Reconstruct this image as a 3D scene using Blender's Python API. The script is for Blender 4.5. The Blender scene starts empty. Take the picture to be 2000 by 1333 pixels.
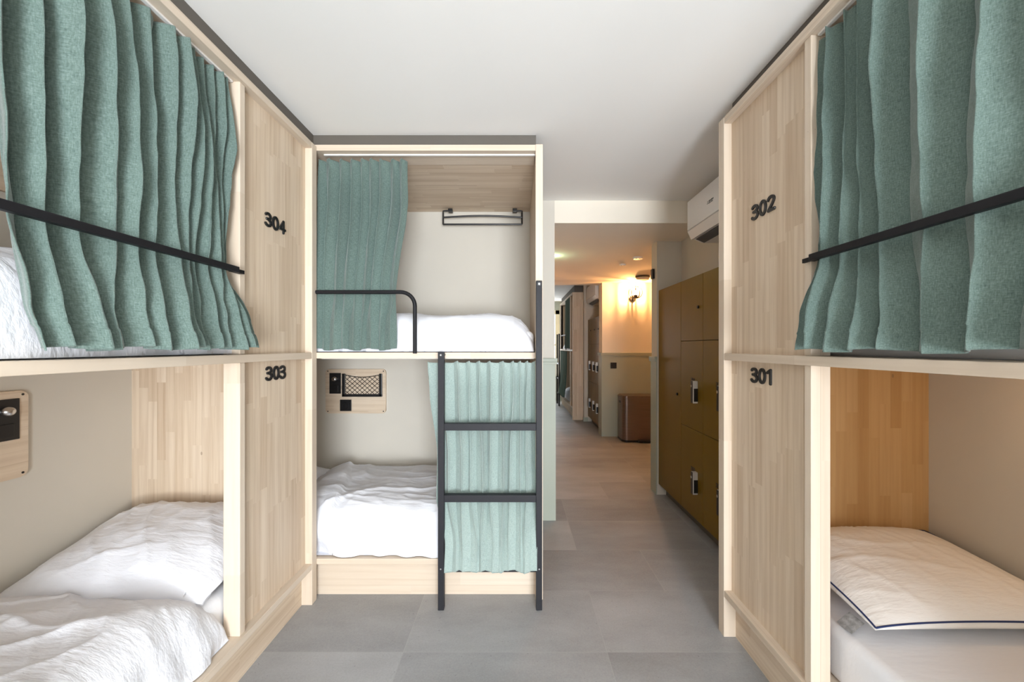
import bpy, bmesh, math, random
import numpy as np
from mathutils import Vector, Matrix, noise

random.seed(7)
S = bpy.context.scene
C = S.collection
PI = math.pi

# ------------------------------------------------------------------ camera
CAM_H = 1.35
cam = bpy.data.cameras.new('camera')
cam.sensor_fit = 'HORIZONTAL'; cam.sensor_width = 36
cam.lens = 770 * 36 / 2000
cam.shift_x = -0.004; cam.shift_y = 0.00575
cam.clip_start = 0.02
co = bpy.data.objects.new('camera', cam); C.objects.link(co)
co.location = (0, 0, CAM_H); co.rotation_euler = (PI/2, 0, 0)
S.camera = co

# ------------------------------------------------------------------ world, lights, exposure
S.view_settings.view_transform = 'Standard'
S.view_settings.look = 'None'
S.view_settings.gamma = 1.0
S.view_settings.use_curve_mapping = False
S.view_settings.exposure = 0.42

W = bpy.data.worlds.new('world'); S.world = W; W.use_nodes = True
W.node_tree.nodes['Background'].inputs[0].default_value = (0.80, 0.90, 1.0, 1)
W.node_tree.nodes['Background'].inputs[1].default_value = 3.0

def area(name, loc, rot, sx, sy, power, col, spread=PI):
    l = bpy.data.lights.new(name, 'AREA'); l.shape = 'RECTANGLE'; l.size = sx; l.size_y = sy
    l.energy = power; l.color = col; l.spread = spread
    o = bpy.data.objects.new(name, l); C.objects.link(o); o.location = loc; o.rotation_euler = rot
    return o
def point(name, loc, power, col, r=0.02):
    l = bpy.data.lights.new(name, 'POINT'); l.energy = power; l.color = col; l.shadow_soft_size = r
    o = bpy.data.objects.new(name, l); C.objects.link(o); o.location = loc
    return o
# daylight entering by the big window behind the camera and by the window of the far room, plus an added ceiling fill
area('window_daylight', (0.75, -3.33, 1.10), (PI/2, 0, 0), 1.5, 1.9, 160, (0.88, 0.94, 1.0))
area('ceiling_fill', (0.75, -3.30, 0.80), (PI/2+0.75, 0, 0), 1.4, 0.9, 115, (0.95, 0.97, 1.0))  # added fill tilted upward at the window to brighten the ceiling
area('far_window_daylight', (1.0, 9.88, 1.4), (-PI/2, 0, 0), 1.4, 1.6, 22, (0.95, 0.98, 1.0))
S.cycles.max_bounces = 12
S.cycles.diffuse_bounces = 8
S.cycles.sample_clamp_indirect = 6.0

# ------------------------------------------------------------------ materials
class NT:
    def __init__(s, name):
        s.m = bpy.data.materials.new(name); s.m.use_nodes = True
        s.t = s.m.node_tree; s.b = s.t.nodes['Principled BSDF']
    def n(s, typ, **kw):
        o = s.t.nodes.new(typ)
        for k, v in kw.items(): setattr(o, k, v)
        return o
    def l(s, a, b): s.t.links.new(a, b)
    def math(s, op, a, b=None, c=None):
        o = s.n('ShaderNodeMath', operation=op)
        for i, v in enumerate((a, b, c)):
            if v is None: continue
            if isinstance(v, (int, float)): o.inputs[i].default_value = v
            else: s.l(v, o.inputs[i])
        return o.outputs[0]
    def ramp(s, fac, stops):
        r = s.n('ShaderNodeValToRGB'); s.l(fac, r.inputs[0])
        e = r.color_ramp.elements
        while len(e) < len(stops): e.new(0.5)
        for el, (p, c) in zip(e, stops): el.position = p; el.color = (*c, 1)
        return r.outputs[0]
    def mix(s, fac, a, b, blend='MIX'):
        o = s.n('ShaderNodeMix', data_type='RGBA', blend_type=blend)
        if isinstance(fac, (int, float)): o.inputs[0].default_value = fac
        else: s.l(fac, o.inputs[0])
        for i, v in ((6, a), (7, b)):
            if isinstance(v, tuple): o.inputs[i].default_value = (*v, 1)
            else: s.l(v, o.inputs[i])
        return o.outputs[2]
    def comb(s, x, y, z):
        o = s.n('ShaderNodeCombineXYZ')
        for i, v in enumerate((x, y, z)):
            if isinstance(v, (int, float)): o.inputs[i].default_value = v
            else: s.l(v, o.inputs[i])
        return o.outputs[0]
    def xyz(s):
        tc = s.n('ShaderNodeTexCoord'); sp = s.n('ShaderNodeSeparateXYZ'); s.l(tc.outputs['Object'], sp.inputs[0])
        return sp.outputs
    def noise(s, vec, scale=1.0, detail=4, rough=0.55):
        o = s.n('ShaderNodeTexNoise'); s.l(vec, o.inputs['Vector'])
        o.inputs['Scale'].default_value = scale; o.inputs['Detail'].default_value = detail; o.inputs['Roughness'].default_value = rough
        return o.outputs['Fac']
    def bump(s, h, strength=0.3, dist=0.002):
        o = s.n('ShaderNodeBump'); o.inputs['Strength'].default_value = strength; o.inputs['Distance'].default_value = dist
        s.l(h, o.inputs['Height']); s.l(o.outputs[0], s.b.inputs['Normal'])
    def set(s, col=None, rough=0.5, metal=0.0, spec=0.5, sheen=0.0):
        if col is not None:
            if isinstance(col, tuple): s.b.inputs['Base Color'].default_value = (*col, 1)
            else: s.l(col, s.b.inputs['Base Color'])
        s.b.inputs['Roughness'].default_value = rough; s.b.inputs['Metallic'].default_value = metal
        s.b.inputs['Specular IOR Level'].default_value = spec
        s.b.inputs['Sheen Weight'].default_value = sheen
        return s

def m_plain(name, col, rough=0.5, metal=0.0, spec=0.5, var=0.04, scale=6.0, bump=0.0):
    t = NT(name); tc = t.n('ShaderNodeTexCoord')
    f = t.noise(tc.outputs['Object'], scale, 3)
    c = t.ramp(f, [(0.25, tuple(x*(1-var) for x in col)), (0.75, tuple(min(1, x*(1+var)) for x in col))])
    t.set(c, rough, metal, spec)
    if bump: t.bump(t.noise(tc.outputs['Object'], 260, 2), bump, 0.001)
    return t.m

def m_wood(name, axis, sw, sl, cols, seed=0.0, contrast=0.48, rough=0.55):
    """finger-jointed stave board: each stave has its own tone and a stretched grain"""
    t = NT(name); x, y, z = t.xyz()
    if axis == 'Z': al, ac = z, t.math('ADD', x, y)
    elif axis == 'X': al, ac = x, t.math('ADD', y, z)
    else: al, ac = y, t.math('ADD', x, z)
    ac = t.math('ADD', ac, 7.3 + seed)
    row = t.math('FLOOR', t.math('DIVIDE', ac, sw))
    wn = t.n('ShaderNodeTexWhiteNoise', noise_dimensions='1D'); t.l(row, wn.inputs['W'])
    al2 = t.math('ADD', t.math('DIVIDE', al, sl), t.math('MULTIPLY', wn.outputs['Value'], 9.7))
    col = t.math('FLOOR', al2)
    wn2 = t.n('ShaderNodeTexWhiteNoise', noise_dimensions='2D')
    t.l(t.comb(row, col, 0), wn2.inputs['Vector'])
    rnd = wn2.outputs['Value']
    base = t.ramp(rnd, [(0.0, cols[0]), (0.35, cols[1]), (0.7, cols[2]), (1.0, cols[3])])
    # grain
    gv = t.comb(t.math('MULTIPLY', ac, 55), t.math('MULTIPLY', al, 2.2), t.math('MULTIPLY', rnd, 40))
    g = t.noise(gv, 1.0, 5, 0.6)
    gv2 = t.comb(t.math('MULTIPLY', ac, 16), t.math('MULTIPLY', al, 1.6), t.math('MULTIPLY', rnd, 77))
    g2n = t.n('ShaderNodeTexWave', wave_type='BANDS', bands_direction='X')
    t.l(gv2, g2n.inputs['Vector']); g2n.inputs['Scale'].default_value = 0.55
    g2n.inputs['Distortion'].default_value = 7.0; g2n.inputs['Detail'].default_value = 2; g2n.inputs['Detail Scale'].default_value = 0.7
    dark = t.mix(1.0, base, (0.66, 0.56, 0.47), 'MULTIPLY')
    f1 = t.math('MULTIPLY', t.math('SMOOTHSTEP', g, 0.5, 0.75) if False else t.math('MULTIPLY', t.math('MAXIMUM', t.math('SUBTRACT', g, 0.42), 0), 2.6), contrast)
    f2 = t.math('MULTIPLY', t.math('POWER', g2n.outputs['Fac'], 3.0), contrast * 0.38)
    c = t.mix(t.math('MINIMUM', t.math('ADD', f1, f2), 1.0), base, dark)
    # thin stave joints
    fr = t.math('FRACT', t.math('DIVIDE', ac, sw))
    j = t.math('LESS_THAN', fr, 0.0007 / sw + 0.004)
    c = t.mix(t.math('MULTIPLY', j, 0.30), c, (0.30, 0.20, 0.12))
    # small knots
    vo = t.n('ShaderNodeTexVoronoi'); vo.inputs['Scale'].default_value = 1.0
    t.l(t.comb(t.math('MULTIPLY', ac, 7.0), t.math('MULTIPLY', al, 3.6), 0.37), vo.inputs['Vector'])
    k = t.math('LESS_THAN', vo.outputs['Distance'], 0.035)
    c = t.mix(t.math('MULTIPLY', k, 0.55), c, (0.22, 0.15, 0.10))
    t.set(c, rough, 0, 0.35)
    t.bump(g, 0.12, 0.0008)
    return t.m

WC = [(0.585, 0.46, 0.34), (0.655, 0.535, 0.405), (0.70, 0.585, 0.46), (0.62, 0.50, 0.375)]
WL = [(0.60, 0.50, 0.395), (0.65, 0.55, 0.445), (0.68, 0.585, 0.48), (0.62, 0.52, 0.415)]
wood_z = m_wood('stave_wood_upright', 'Z', 0.046, 0.40, WC)
wood_x = m_wood('stave_wood_across', 'X', 0.046, 0.40, WC, 1.7)
wood_y = m_wood('stave_wood_lengthwise', 'Y', 0.046, 0.40, WC, 3.1)
solid_z = m_wood('solid_wood_upright', 'Z', 0.31, 0.75, WL, 0.4, 0.25)
solid_x = m_wood('solid_wood_across', 'X', 0.31, 0.9, WL, 2.4, 0.25)
solid_y = m_wood('solid_wood_lengthwise', 'Y', 0.31, 0.9, WL, 4.4, 0.25)
WH = [(0.50, 0.31, 0.135), (0.57, 0.37, 0.175), (0.61, 0.41, 0.21), (0.53, 0.335, 0.15)]
wood_honey_lamplit = m_wood('lamplit_honey_stave_wood', 'Z', 0.05, 0.42, WH, 5.2, 0.30)  # honey wood with the reading lamp's warm glow put into its colour

wall_m = m_plain('wall_paint', (0.60, 0.565, 0.50), 0.75, 0, 0.3, 0.02, 3, 0.12)
ceil_m = m_plain('ceiling_paint', (0.89, 0.885, 0.87), 0.8, 0, 0.2, 0.01, 2, 0.05)
hall_m = m_plain('hall_paint', (0.80, 0.74, 0.64), 0.75, 0, 0.3, 0.02, 3, 0.1)
green_m = m_plain('sage_panel_paint', (0.37, 0.40, 0.335), 0.5, 0, 0.4, 0.02, 3)
dark_band = m_plain('dark_grey_board', (0.105, 0.092, 0.078), 0.6)
metal_m = m_plain('black_powder_coat', (0.010, 0.010, 0.012), 0.5, 0.0, 0.25, 0.06, 80, 0.1)
ladder_m = m_plain('graphite_powder_coat', (0.018, 0.018, 0.022), 0.55, 0.0, 0.25, 0.05, 80, 0.1)
black_m = m_plain('black_plastic', (0.012, 0.012, 0.013), 0.32, 0, 0.5)
white_pl = m_plain('white_plastic', (0.74, 0.73, 0.72), 0.35, 0, 0.5, 0.01)
grey_pl = m_plain('grey_vent_plastic', (0.10, 0.10, 0.105), 0.45)
cream_m = m_plain('cream_window_frame', (0.76, 0.70, 0.50), 0.4)
steel_m = m_plain('brushed_steel', (0.62, 0.62, 0.63), 0.25, 1.0)
lock_m = m_plain('satin_nickel', (0.66, 0.65, 0.63), 0.3, 0.3)
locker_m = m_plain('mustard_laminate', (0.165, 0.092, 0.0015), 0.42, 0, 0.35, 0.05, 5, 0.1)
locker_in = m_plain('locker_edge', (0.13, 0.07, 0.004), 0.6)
blue_pipe = m_plain('navy_piping', (0.012, 0.03, 0.12), 0.6)

def m_sheet(name, col, b=0.35):
    t = NT(name); tc = t.n('ShaderNodeTexCoord')
    mp = t.n('ShaderNodeMapping'); mp.inputs['Scale'].default_value = (0.8, 3.4, 1.4); mp.inputs['Rotation'].default_value = (0, 0, 0.6)
    t.l(tc.outputs['Object'], mp.inputs[0])
    n1 = t.noise(mp.outputs[0], 5.5, 6, 0.55)
    n2 = t.noise(tc.outputs['Object'], 620, 2)
    n3 = t.noise(mp.outputs[0], 17, 4, 0.5)
    h = t.math('ADD', t.math('ABSOLUTE', t.math('SUBTRACT', n1, 0.5)), t.math('ADD', t.math('MULTIPLY', n2, 0.006), t.math('MULTIPLY', t.math('ABSOLUTE', t.math('SUBTRACT', n3, 0.5)), 0.22)))
    t.set(col, 0.78, 0, 0.25, 0.15)
    t.bump(h, b, 0.022)
    return t.m
sheet_m = m_sheet('white_cotton', (0.76, 0.775, 0.83), 0.45)
sheet_plain = m_sheet('white_fitted_sheet', (0.76, 0.775, 0.82), 0.10)
pillow_warm = m_sheet('bare_pillow_cotton', (0.84, 0.83, 0.82), 0.32)

def m_linen(name, c1, c2, c3):
    t = NT(name); x, y, z = t.xyz()
    ac = t.math('ADD', x, y)
    uvn = t.n('ShaderNodeUVMap'); sp = t.n('ShaderNodeSeparateXYZ'); t.l(uvn.outputs[0], sp.inputs[0])
    u, v = sp.outputs[0], sp.outputs[1]
    warp = t.noise(t.comb(t.math('MULTIPLY', u, 620), t.math('MULTIPLY', v, 60), 0), 1, 3, 0.6)
    weft = t.noise(t.comb(t.math('MULTIPLY', u, 80), t.math('MULTIPLY', v, 520), 3), 1, 3, 0.6)
    blot = t.noise(t.comb(t.math('MULTIPLY', u, 380), t.math('MULTIPLY', v, 200), 9), 1, 4, 0.65)
    s = t.math('MULTIPLY', t.math('ADD', t.math('ADD', warp, weft), blot), 0.3333)
    c = t.ramp(s, [(0.36, c1), (0.5, c2), (0.62, c3)])
    t.set(c, 0.85, 0, 0.15, 0.25)
    t.bump(s, 0.45, 0.0015)
    return t.m
linen_m = m_linen('sage_green_linen', (0.062, 0.098, 0.086), (0.115, 0.165, 0.147), (0.178, 0.238, 0.217))
daylit_linen = m_linen('daylit_green_linen', (0.20, 0.265, 0.245), (0.30, 0.375, 0.352), (0.38, 0.462, 0.438))  # same green linen, lightened to carry the daylight on the lower curtain
far_linen = m_plain('dark_green_cloth', (0.09, 0.14, 0.115), 0.85)

def m_floor():
    t = NT('grey_vinyl_tile'); x, y, z = t.xyz()
    yy = t.math('ADD', y, -1.741 + 0.438 * 20)
    q = t.math('DIVIDE', yy, 0.438)
    row = t.math('FLOOR', q)
    m3 = t.math('MODULO', row, 3.0)
    off = t.math('MULTIPLY', t.math('LESS_THAN', m3, 0.5), 0.42)
    a = t.math('DIVIDE', t.math('SUBTRACT', t.math('ADD', x, 9.0 - 0.40 + 0.0), off), 0.90)
    col = t.math('FLOOR', a)
    wn = t.n('ShaderNodeTexWhiteNoise', noise_dimensions='2D'); t.l(t.comb(row, col, 0), wn.inputs['Vector'])
    rnd = wn.outputs['Value']
    big = t.noise(t.comb(t.math('MULTIPLY', x, 1.6), t.math('MULTIPLY', y, 4.0), t.math('MULTIPLY', rnd, 30)), 1, 5, 0.6)
    fine = t.noise(t.comb(x, y, rnd), 130, 3, 0.7)
    s = t.math('ADD', t.math('MULTIPLY', big, 0.55), t.math('ADD', t.math('MULTIPLY', fine, 0.25), t.math('MULTIPLY', rnd, 0.20)))
    c = t.ramp(s, [(0.3, (0.24, 0.242, 0.246)), (0.52, (0.34, 0.344, 0.352)), (0.72, (0.435, 0.442, 0.455))])
    pores = t.noise(t.comb(x, y, 2), 70, 2, 0.5)
    c = t.mix(t.math('MULTIPLY', t.math('GREATER_THAN', pores, 0.72), 0.35), c, (0.10, 0.10, 0.10))
    j1 = t.math('LESS_THAN', t.math('FRACT', q), 0.008)
    j2 = t.math('LESS_THAN', t.math('FRACT', a), 0.004)
    j = t.math('MAXIMUM', j1, j2)
    c = t.mix(t.math('MULTIPLY', j, 0.45), c, (0.42, 0.42, 0.42))
    t.set(c, 0.52, 0, 0.4)
    t.bump(t.math('SUBTRACT', fine, t.math('MULTIPLY', j, 0.6)), 0.15, 0.001)
    return t.m
floor_m = m_floor()

def m_emit(name, col, strength):
    t = NT(name); t.set((0, 0, 0)); t.b.inputs['Emission Color'].default_value = (*col, 1); t.b.inputs['Emission Strength'].default_value = strength
    return t.m
bulb_m = m_emit('lit_bulb', (1.0, 0.66, 0.28), 22)
lamp_lit = m_emit('lit_reading_lamp', (1.0, 0.62, 0.28), 20)

def m_glass(name):
    t = NT(name); t.set((1, 1, 1), 0.02); t.b.inputs['Transmission Weight'].default_value = 1.0; t.b.inputs['IOR'].default_value = 1.1
    return t.m
glass_m = m_glass('window_glass')

def m_bin():
    t = NT('rose_brown_brushed_steel'); x, y, z = t.xyz()
    g = t.noise(t.comb(t.math('MULTIPLY', t.math('ADD', x, y), 4), 0, t.math('MULTIPLY', z, 300)), 1, 3)
    c = t.ramp(g, [(0.3, (0.22, 0.165, 0.15)), (0.7, (0.29, 0.22, 0.20))])
    t.set(c, 0.33, 0.9)
    return t.m
bin_m = m_bin()

# ------------------------------------------------------------------ mesh helpers
def bmx(): return bmesh.new()
def box(bm, x0, x1, y0, y1, z0, z1, bev=0.0):
    t = bmesh.new()
    bmesh.ops.create_cube(t, size=1)
    for v in t.verts:
        v.co = Vector(((x0+x1)/2 + v.co.x*(x1-x0), (y0+y1)/2 + v.co.y*(y1-y0), (z0+z1)/2 + v.co.z*(z1-z0)))
    if bev: bmesh.ops.bevel(t, geom=t.edges[:], offset=bev, segments=2, affect='EDGES', profile=0.6)
    me = bpy.data.meshes.new('tmp'); t.to_mesh(me); t.free(); bm.from_mesh(me); bpy.data.meshes.remove(me)
    return bm
def cyl(bm, c, axis, r, h, seg=32, r2=None, bev=0.0):
    t = bmesh.new()
    bmesh.ops.create_cone(t, cap_ends=True, segments=seg, radius1=r, radius2=r if r2 is None else r2, depth=h)
    if bev:
        ed = [e for e in t.edges if abs(e.verts[0].co.z - e.verts[1].co.z) < 1e-6]
        bmesh.ops.bevel(t, geom=ed, offset=bev, segments=2, affect='EDGES')
    rot = {'X': Matrix.Rotation(PI/2, 4, 'Y'), 'Y': Matrix.Rotation(-PI/2, 4, 'X'), 'Z': Matrix.Identity(4)}[axis]
    bmesh.ops.transform(t, matrix=Matrix.Translation(c) @ rot, verts=t.verts)
    me = bpy.data.meshes.new('tmp'); t.to_mesh(me); t.free(); bm.from_mesh(me); bpy.data.meshes.remove(me)
    return bm
def tube(bm, pts, r, seg=12, squash=None, cap=True):
    """sweep a circle along a polyline; squash=(axis,k) flattens the whole sweep about its middle"""
    P = [Vector(p) for p in pts]; rings = []
    ref = None
    for i, p in enumerate(P):
        d = (P[min(i+1, len(P)-1)] - P[max(i-1, 0)]).normalized()
        if ref is None: ref = Vector((0, 0, 1)) if abs(d.z) < 0.9 else Vector((1, 0, 0))
        a = d.cross(ref)
        if a.length < 1e-4: a = d.cross(Vector((0, 1, 0)))
        a.normalize(); b = a.cross(d).normalized(); ref = b
        rings.append([bm.verts.new(p + (a*math.cos(2*PI*k/seg) + b*math.sin(2*PI*k/seg))*r) for k in range(seg)])
    for i in range(len(rings)-1):
        for k in range(seg):
            bm.faces.new((rings[i][k], rings[i][(k+1) % seg], rings[i+1][(k+1) % seg], rings[i+1][k]))
    if cap:
        bm.faces.new(rings[0][::-1]); bm.faces.new(rings[-1])
    return bm
def rbox(bm, axis, c, w, h, d, r, seg=6):
    """rounded-corner plate: face normal along axis, w across, h up, d thick"""
    pts = []
    for sx, sz, a0 in ((1, 1, 0), (-1, 1, PI/2), (-1, -1, PI), (1, -1, 1.5*PI)):
        for k in range(seg+1):
            a = a0 + PI/2*k/seg
            pts.append((sx*(w/2-r) + r*math.cos(a), sz*(h/2-r) + r*math.sin(a)))
    def P(u, v, t):
        if axis == 'Y': return Vector((c[0]+u, c[1]+t, c[2]+v))
        if axis == 'X': return Vector((c[0]+t, c[1]+u, c[2]+v))
        return Vector((c[0]+u, c[1]+v, c[2]+t))
    f = [bm.verts.new(P(u, v, -d/2)) for u, v in pts]; b = [bm.verts.new(P(u, v, d/2)) for u, v in pts]
    n = len(pts)
    bm.faces.new(f); bm.faces.new(b[::-1])
    for i in range(n): bm.faces.new((f[i], f[(i+1) % n], b[(i+1) % n], b[i]))
    return bm

def finish(bm, name, mat, parent=None, loc=None, smooth=False, angle=0.6):
    base = Vector(parent.matrix_world.translation) if parent else Vector(loc or (0, 0, 0))
    if parent:
        base = Vector((0, 0, 0)); p = parent
        while p: base += Vector(p.location); p = p.parent
    for v in bm.verts: v.co -= base
    bmesh.ops.recalc_face_normals(bm, faces=bm.faces[:])
    me = bpy.data.meshes.new(name); bm.to_mesh(me); bm.free()
    me.materials.append(mat)
    for p in me.polygons: p.use_smooth = smooth
    if smooth:
        try: me.set_sharp_from_angle(angle=angle)
        except Exception: pass
    o = bpy.data.objects.new(name, me); C.objects.link(o)
    if parent: o.parent = parent
    else: o.location = base
    return o
def thing(name, label, cat, loc=(0, 0, 0), group=None):
    o = bpy.data.objects.new(name, None); C.objects.link(o); o.location = loc; o.empty_display_size = 0.1
    o['label'] = label; o['category'] = cat
    if group: o['group'] = group
    return o
def tag(o, label, cat, group=None):
    o['label'] = label; o['category'] = cat
    if group: o['group'] = group
    return o
def struct(name, bm, mat, **kw):
    o = finish(bm, name, mat, **kw); o['kind'] = 'structure'; return o
def B(*a, **k): return box(bmx(), *a, **k)

# ------------------------------------------------------------------ room shell
H = 2.49; HH = 2.315; Y0 = -3.4
struct('floor', B(-2.13, 2.75, Y0-0.15, 10.05, -0.12, 0.0), floor_m)
struct('ceiling', B(-2.13, 2.05, Y0-0.15, 3.07, H, H+0.15), ceil_m)
struct('ceiling_hall', B(0.30, 2.75, 3.07, 6.16, HH, H+0.15), hall_m)
struct('ceiling_far', B(0.15, 2.75, 6.16, 10.05, H, H+0.15), ceil_m)
struct('wall_left', B(-2.13, -1.98, Y0-0.15, 3.07, 0, H), wall_m)
struct('wall_back', B(-2.13, 0.30, 3.07, 3.25, 0, H+0.15), wall_m)
struct('wall_right', B(1.89, 2.05, Y0-0.15, 1.90, 0, H), wall_m)
struct('wall_corridor', B(1.51, 2.05, 1.90, 3.60, 0, H), wall_m)
struct('wall_stub', B(1.286, 2.75, 3.60, 3.74, 0, HH), wall_m)
struct('wall_hall_right', B(2.60, 2.75, 3.74, 6.16, 0, HH), hall_m)
struct('wall_hall_left', B(0.15, 0.30, 3.25, 6.16, 0, H+0.15), hall_m)
struct('wall_hall_back', B(1.296, 2.60, 5.94, 6.16, 0, HH), hall_m)
struct('wall_far_corridor', B(1.51, 2.05, 6.16, 7.14, 0, H), wall_m)
struct('wall_far_stub', B(1.233, 2.05, 7.14, 7.25, 0, H), wall_m)
struct('wall_far_right', B(1.99, 2.15, 7.25, 9.90, 0, H), wall_m)
struct('wall_far_left', B(0.15, 0.30, 6.16, 9.90, 0, H), wall_m)
# window wall behind the camera (opening lets the daylight in)
bm = bmx()
box(bm, -1.98, -0.15, Y0-0.15, Y0, 0, H); box(bm, 1.65, 1.89, Y0-0.15, Y0, 0, H)
box(bm, -0.15, 1.65, Y0-0.15, Y0, 2.15, H); box(bm, -0.15, 1.65, Y0-0.15, Y0, 0, 0.12)
struct('wall_front', bm, wall_m)
bm = bmx()
for x0, x1 in ((-0.15, -0.09), (0.72, 0.78), (1.59, 1.65)): box(bm, x0, x1, Y0-0.10, Y0-0.03, 0.12, 2.15, bev=0.004)
box(bm, -0.15, 1.65, Y0-0.10, Y0-0.03, 0.12, 0.18); box(bm, -0.15, 1.65, Y0-0.10, Y0-0.03, 2.09, 2.15)
struct('window_1', bm, cream_m)
# far wall with its window
bm = bmx()
box(bm, 0.30, 0.55, 9.90, 10.05, 0, H); box(bm, 1.09, 1.99, 9.90, 10.05, 0, H)
box(bm, 0.55, 1.09, 9.90, 10.05, 2.27, H); box(bm, 0.55, 1.09, 9.90, 10.05, 0, 0.55)
struct('wall_far', bm, green_m)
bm = bmx()
for x0, x1 in ((0.55, 0.61), (0.985, 1.09)): box(bm, x0, x1, 9.88, 9.97, 0.55, 2.27, bev=0.004)
box(bm, 0.55, 1.09, 9.88, 9.97, 2.17, 2.27); box(bm, 0.55, 1.09, 9.88, 9.97, 0.55, 0.62); box(bm, 0.55, 1.09, 9.90, 9.96, 1.38, 1.42)
w2 = struct('window_2', bm, cream_m)
finish(B(0.61, 0.985, 9.92, 9.93, 0.62, 2.17), 'pane', glass_m, w2)

# dado: sage panelling up to the rail
def dado(n, x0, x1, y0, y1):
    struct('trim_%d' % n, B(x0, x1, y0, y1, 0, 1.232), green_m)
dado(1, 0.145, 0.308, 3.062, 3.07)
dado(2, 0.30, 0.308, 3.07, 5.9)
dado(3, 1.278, 1.286, 3.595, 3.745)
dado(4, 1.288, 2.60, 5.932, 5.94)
dado(5, 1.288, 1.296, 5.94, 6.165)
dado(6, 1.286, 2.60, 3.74, 3.748)
def rail(n, x0, x1, y0, y1):
    bm = B(x0, x1, y0, y1, 1.232, 1.262, bev=0.004); box(bm, x0+0.002, x1-0.002, y0+0.002, y1-0.002, 1.215, 1.232, bev=0.002)
    struct('trim_%d' % n, bm, green_m)
rail(11, 0.145, 0.32, 3.045, 3.07)
rail(12, 1.262, 1.286, 3.59, 3.75)
rail(13, 1.275, 2.60, 5.918, 5.94)
rail(14, 1.275, 1.296, 5.94, 6.17)
struct('baseboard_far', B(1.215, 1.30, 7.125, 7.14, 0, 0.075, bev=0.003), green_m)
struct('baseboard_back', B(1.99-0.9, 1.99, 9.885, 9.90, 0, 0.075), green_m)

# dark boards closing the gap between bunks and ceiling
struct('trim_21', B(-1.98, -1.09, 0.02, 2.12, 2.42, H-0.001), dark_band)
struct('trim_22', B(-1.98, 0.107, 2.12, 3.07, 2.42, H-0.001), dark_band)
struct('trim_23', B(1.012, 1.89, -0.16, 1.845, 2.42, H-0.001), dark_band)
struct('trim_24', B(1.08, 1.99, 7.30, 9.38, 2.36, H-0.001), dark_band)

# ------------------------------------------------------------------ digits
def arc(cx, cy, rx, ry, a0, a1, n=14):
    return [(cx + rx*math.cos(math.radians(a0+(a1-a0)*i/n)), cy + ry*math.sin(math.radians(a0+(a1-a0)*i/n))) for i in range(n+1)]
DIG = {
 '3': [arc(0.25, 0.76, 0.21, 0.20, 150, -80) + arc(0.25, 0.28, 0.24, 0.24, 80, -150), [(0.15, 0.545), (0.27, 0.545)]],
 '0': [arc(0.28, 0.5, 0.215, 0.46, 90, 450, 30)],
 '1': [[(0.08, 0.78), (0.30, 0.95), (0.30, 0.04)]],
 '2': [arc(0.28, 0.72, 0.22, 0.23, 165, -25) + [(0.36, 0.42), (0.08, 0.06), (0.52, 0.06)]],
 '4': [[(0.40, 0.04), (0.40, 0.95), (0.06, 0.30), (0.54, 0.30)]],
}
def stroke(bm, pts, w, t, P):
    """flat rounded stroke of width w and thickness t through 2-D points, placed by P(u,v,depth)"""
    dense = []
    for (a, b) in zip(pts[:-1], pts[1:]):
        n = max(1, int(math.hypot(b[0]-a[0], b[1]-a[1]) / (w*0.8)))
        for i in range(n): dense.append((a[0]+(b[0]-a[0])*i/n, a[1]+(b[1]-a[1])*i/n))
    dense.append(pts[-1])
    # union look: one capsule prism per segment, seamless because coplanar
    for i in range(len(dense)-1):
        (x0, y0), (x1, y1) = dense[i], dense[i+1]
        a = math.atan2(y1-y0, x1-x0); ring = []
        for k in range(7): ring.append((x1+w/2*math.cos(a-PI/2+PI*k/6), y1+w/2*math.sin(a-PI/2+PI*k/6)))
        for k in range(7): ring.append((x0+w/2*math.cos(a+PI/2+PI*k/6), y0+w/2*math.sin(a+PI/2+PI*k/6)))
        dz = 0.00002*(i % 7)
        f = [bm.verts.new(P(u, v, t+dz)) for u, v in ring]
        f2 = [bm.verts.new(P(x0+(x1-x0)*0.5+(u-(x0+x1)/2)*1.08, (y0+y1)/2+(v-(y0+y1)/2)*1.08, t*0.65)) for u, v in ring]
        b = [bm.verts.new(P(x0+(x1-x0)*0.5+(u-(x0+x1)/2)*1.08, (y0+y1)/2+(v-(y0+y1)/2)*1.08, 0)) for u, v in ring]
        n = len(ring); bm.faces.new(f)
        for k in range(n):
            bm.faces.new((f[k], f2[k], f2[(k+1) % n], f[(k+1) % n])); bm.faces.new((f2[k], b[k], b[(k+1) % n], f2[(k+1) % n]))
def number(text, face, c, h, pitch, parent, name='bunk_number', w=0.0112, t=0.006, mat=None):
    """face '+X' reads looking towards -X (left wall), '-X' reads looking towards +X"""
    bm = bmx(); n = len(text)
    for i, ch in enumerate(text):
        u0 = (i - n/2)*pitch + pitch*0.5 - 0.28*h
        for st in DIG[ch]:
            pts = [(u0+0.28*h+(p[0]-0.28)*h*1.42, (p[1]-0.5)*h) for p in st]
            if face == '+X': P = lambda u, v, d: Vector((c[0]+d, c[1]+u, c[2]+v))
            else: P = lambda u, v, d: Vector((c[0]-d, c[1]-u, c[2]+v))
            stroke(bm, pts, w, t, P)
    return finish(bm, name, mat or black_m, parent)

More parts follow.
